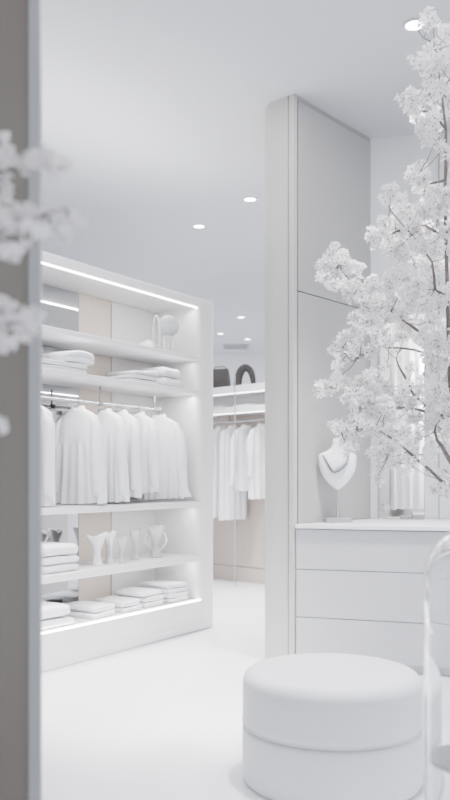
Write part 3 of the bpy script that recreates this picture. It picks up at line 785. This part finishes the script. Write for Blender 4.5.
for a in [
 # top
 (432,18,6,8),(428,24,6,10),(441,32,7,10),(448,32,7,12),(448,44,8,14),(430,50,7,10),(440,56,8,14),(424,62,7,12),(436,66,9,18),(448,66,8,14),(420,62,5,8),
 (428,80,7,10),(440,84,9,16),(450,80,8,14),(412,100,8,16),(406,96,5,8),(424,98,9,18),(436,104,9,18),(448,100,9,16),(408,110,7,14),(418,116,9,18),(430,122,9,18),(442,124,8,14),(424,132,7,12),(436,140,6,10),(442,150,4,4),
 (448,162,4,4),(455,110,10,14),(460,60,10,14),(458,30,8,10),
 # shoulder lobe
 (418,172,7,16),(424,178,8,16),(411,180,5,8),(391,190,5,10),(388,198,5,10),(400,198,6,8),(424,192,9,20),(436,196,9,20),(448,192,10,20),
 (410,206,9,20),(424,210,10,24),(438,212,10,24),(450,212,10,22),(396,214,9,20),(385,224,8,18),(378,236,8,20),(374,241,5,10),(390,238,10,26),(402,228,10,24),(416,228,10,24),(430,230,10,24),(446,232,10,22),
 (392,250,8,18),(404,246,10,24),(420,248,10,22),(436,250,10,22),(450,252,10,22),(400,262,8,16),(414,264,9,18),(430,268,9,18),(446,270,10,18),
 # left lobe
 (333,252,6,14),(341,258,6,14),(325,266,6,14),(335,268,8,20),(346,268,7,16),(324,278,6,14),(334,284,7,16),(352,264,5,10),(357,270,5,8),(356,282,8,18),(345,284,6,12),(352,294,7,16),(364,292,9,22),(370,281,7,14),(376,288,9,22),(390,282,9,22),(404,280,9,20),(418,284,9,20),(434,286,9,16),(448,290,10,16),
 (366,306,8,18),(380,304,10,26),(394,298,10,26),(408,300,10,26),(422,304,10,22),(440,308,10,18),(360,318,7,12),(372,320,9,22),(386,318,9,22),(400,316,8,18),(414,318,9,20),(430,322,10,20),(448,326,10,20),
 (352,330,8,18),(362,332,8,18),(346,340,6,10),(376,334,9,20),(390,336,8,18),(404,336,7,14),(420,338,9,18),(436,340,10,18),(450,344,10,18),(340,348,5,6),(356,348,7,10),(372,348,7,12),(386,348,5,8),(430,354,8,14),(446,360,9,16),
 (334,349,3,4),(350,358,4,6),(338,364,3,4),(432,370,7,10),(446,378,9,14),(424,380,5,6),(412,366,4,3),
 # middle gap filler around branch
 (396,352,4,5),(388,366,3,3),
 # lower lobes
 (340,376,6,10),(348,384,7,12),(334,384,5,8),(326,388,5,8),(320,390,4,6),(358,384,7,14),(368,378,6,10),(362,394,8,16),(376,392,7,14),(350,398,6,10),(388,386,6,12),(404,390,6,12),(418,392,7,14),(434,394,9,18),(448,398,9,18),
 (372,404,9,20),(386,402,9,20),(400,404,9,20),(414,406,9,20),(428,408,9,20),(444,412,9,20),(360,408,7,14),(370,418,9,20),(356,420,6,10),(384,418,9,22),(398,418,9,20),(412,420,9,20),(428,424,9,18),(446,428,9,18),
 (342,428,6,10),(346,436,6,12),(353,443,5,8),(340,437,4,6),(349,447,3,4),(337,426,4,6),(350,434,5,10),(362,430,7,14),(374,432,9,20),(388,434,9,20),(402,436,9,20),(416,438,9,18),(430,440,8,14),(446,446,8,12),(380,446,8,16),(394,448,8,16),(408,450,8,14),(422,454,8,12),(386,456,7,12),(376,456,5,8),(392,462,4,5),(380,468,3,3),(378,476,3,3),
 (402,460,5,8),(412,466,6,8),(428,466,6,8),(444,470,7,10),(440,488,6,12),(448,482,7,12),(446,494,5,8),(455,488,6,8),
 (465,230,14,20),(468,300,14,20),(470,370,14,20),(468,430,12,14),(495,280,14,16),(505,370,14,16)]:
    bb(*a, dy=random.uniform(-0.22,0.22))
blossom_tree('tall white cherry blossom tree in front of the dresser, right side',(tl.x,tl.y,0.0),trunk,branches,B,0.0210,11,dens=1.6,twig_r=0.0026)
def floor_vase(label,x,y,h,r):
    o=MB().lathe([(0.0001,0.0),(r*0.7,0.0),(r*0.74,0.01),(r,h*0.45),(r*0.9,h*0.75),(r*0.55,h*0.96),(r*0.6,h),(r*0.52,h),(r*0.48,h*0.96),(r*0.8,h*0.7),(r*0.6,h*0.2),(0.0001,h*0.15)],48).build('floor_vase',M['porcelain'],angle=60)
    tag(o,label,'vase'); return place(o,(x,y,0))
floor_vase('white floor vase holding the blossom tree by the dresser',tl.x,tl.y,0.62,0.15)

# near, out of focus tree at left
ZL=1.5
def TL(px,py,dy=0.0):
    p=P(px,py,ZL); k=(ZL+dy)/ZL
    return Vector((p.x*k,p.y+dy,CAM_H+(p.z-CAM_H)*k))
tb=Vector((-0.78,1.45,0))
trunkL=[((tb.x,tb.y,0.35),0.03),((tb.x,tb.y,0.8),0.026),(TL(-170,476),0.022),(TL(-150,380),0.018),(TL(-120,280),0.014),(TL(-100,200),0.011),(TL(-90,120),0.006)]
brL=[[(TL(-120,280),0.008),(TL(-60,235),0.006),(TL(-15,225),0.005),(TL(25,220),0.003),(TL(66,208),0.0015)],
     [(TL(-100,200),0.007),(TL(-45,185),0.005),(TL(0,172),0.004),(TL(35,162),0.003),(TL(60,166),0.0015)],
     [(TL(-150,380),0.008),(TL(-80,350),0.006),(TL(-30,335),0.004),(TL(25,322),0.002)],
     [(TL(-150,400),0.006),(TL(-90,432),0.004),(TL(-10,428),0.002)]]
BL=[]
def bl_(px,py,r,n): BL.append((TL(px,py,random.uniform(-0.12,0.12)),r/F*ZL,n))
for a in [(0,140,6,6),(10,158,9,12),(-10,160,12,12),(2,178,12,18),(14,190,10,10),(26,163,8,12),(38,158,8,12),(50,162,7,8),(47,170,6,6),(62,166,4,3),(52,178,5,4),
 (-5,205,14,18),(12,212,12,18),(6,228,14,18),(24,218,11,16),(38,214,9,12),(36,230,9,10),(52,222,8,8),(60,234,7,6),(66,214,5,4),(74,218,4,3),(72,226,4,3),(2,248,10,14),(20,246,9,10),(12,258,6,4),(30,240,7,6),
 (-8,300,10,10),(2,308,8,10),(-4,326,12,18),(10,326,10,16),(22,320,8,12),(28,314,6,8),(24,332,7,10),(8,342,9,14),(-6,350,10,10),(18,344,5,6),(1,427,2.5,2),(-40,220,20,18),(-40,180,16,14),(-35,330,18,16)]:
    bl_(*a)
blossom_tree('out of focus white blossom branches in left foreground before the taupe partition',(tb.x,tb.y,0),trunkL,brL,BL,0.0100,23,twig_r=0.0012,dens=1.5)
floor_vase('white floor vase holding the blurred foreground blossom branches',tb.x,tb.y,0.55,0.13)

# ------------------------------------------------------------------ light, world, camera
def area(name,loc,rot,sx,sy,e,col=(1,0.99,0.98)):
    li=bpy.data.lights.new(name,'AREA'); li.shape='RECTANGLE'; li.size=sx; li.size_y=sy; li.energy=e; li.color=col
    o=bpy.data.objects.new(name,li); COL.objects.link(o); o.location=loc; o.rotation_euler=rot; return o
area('soft_fill_near',(0.2,3.6,CEIL-0.02),(0,0,0),3.0,3.0,45,(0.97,0.98,1.0))  # near, far and mid: added general fill light, no fixtures behind it
area('soft_fill_far',(0.3,12.5,CEIL-0.02),(0,0,0),4.0,5.0,110,(0.97,0.98,1.0))
area('soft_fill_mid',(0.1,8.0,CEIL-0.02),(0,0,0),1.6,1.6,30,(0.97,0.98,1.0))
for z,e in ((SH[1]-0.04,3),(SH[2]-0.04,6.5),(SH[3]-0.05,3.2),(SH[4]-0.055,2.8),(2.495,3.5)):
    area('shelf_lamp',cw((S0+S1)/2,0.06,z),(0,0,ANG),S1-S0-0.05,0.03,e,(1,0.99,0.985))
def fill_spot(loc,target,e,ang):  # added fill beams from above the frame, without a downlight fixture
    li=bpy.data.lights.new('downlight_or_fill_beam','SPOT'); li.energy=e; li.spot_size=math.radians(ang); li.spot_blend=0.9; li.shadow_soft_size=0.08; li.color=(1,0.99,0.985)
    o=bpy.data.objects.new('downlight_or_fill_beam',li); COL.objects.link(o); o.location=loc
    o.rotation_euler=(Vector(target)-Vector(loc)).to_track_quat('-Z','Y').to_euler()
fill_spot((-0.55,3.7,CEIL-0.03),(-0.45,4.8,0),480,44)  # added to brighten the floor in front of the cabinet
fill_spot((0.55,3.2,CEIL-0.03),(0.42,3.4,0),260,45)  # added to brighten the top of the pouf
qs=qv(sb+0.22,0.16)
no=area('niche_side_fill',(qs[0],qs[1],1.55),(0,0,0),0.04,1.2,4,(1,0.99,0.985))  # added fill hidden behind the wall, lifts the niche and its dress
no.rotation_euler=(Vector((*qv((sa+sb)/2-0.1,0.42),1.35))-Vector((qs[0],qs[1],1.55))).to_track_quat('-Z','Y').to_euler()
area('cabinet_top_fill',cw(0.4,0.24,TOP+0.03),(PI,0,ANG),2.4,0.2,18,(1,0.985,0.965))  # added fill hidden on the cabinet top, brightens the ceiling above
area('niche_top_fill',(*qv((sa+sb)/2+0.1,0.2),2.40),(0,0,ang_q),0.5,0.1,2.0,(1,0.99,0.985))  # added fill at the niche top, stands for no known lamp
w=bpy.data.worlds.new('World'); bpy.context.scene.world=w; w.use_nodes=True
bgn=w.node_tree.nodes['Background']; bgn.inputs['Color'].default_value=(0.885,0.92,1.0,1); bgn.inputs['Strength'].default_value=1.05

cam=bpy.data.cameras.new('camera'); co=bpy.data.objects.new('camera',cam); COL.objects.link(co)
co.location=(0,0,CAM_H); co.rotation_euler=(PI/2,0,0)
cam.sensor_fit='VERTICAL'; cam.sensor_height=36; cam.lens=F*36/800; cam.shift_y=(HOR-400)/800
cam.dof.use_dof=True; cam.dof.focus_distance=4.9; cam.dof.aperture_fstop=2.0
cam.clip_start=0.02
sc=bpy.context.scene; sc.camera=co
sc.view_settings.view_transform='AgX'; sc.view_settings.look='AgX - Medium High Contrast'
sc.view_settings.exposure=0.52; sc.view_settings.gamma=1.0
sc.cycles.max_bounces=10; sc.cycles.diffuse_bounces=6; sc.cycles.transmission_bounces=10; sc.cycles.caustics_reflective=False
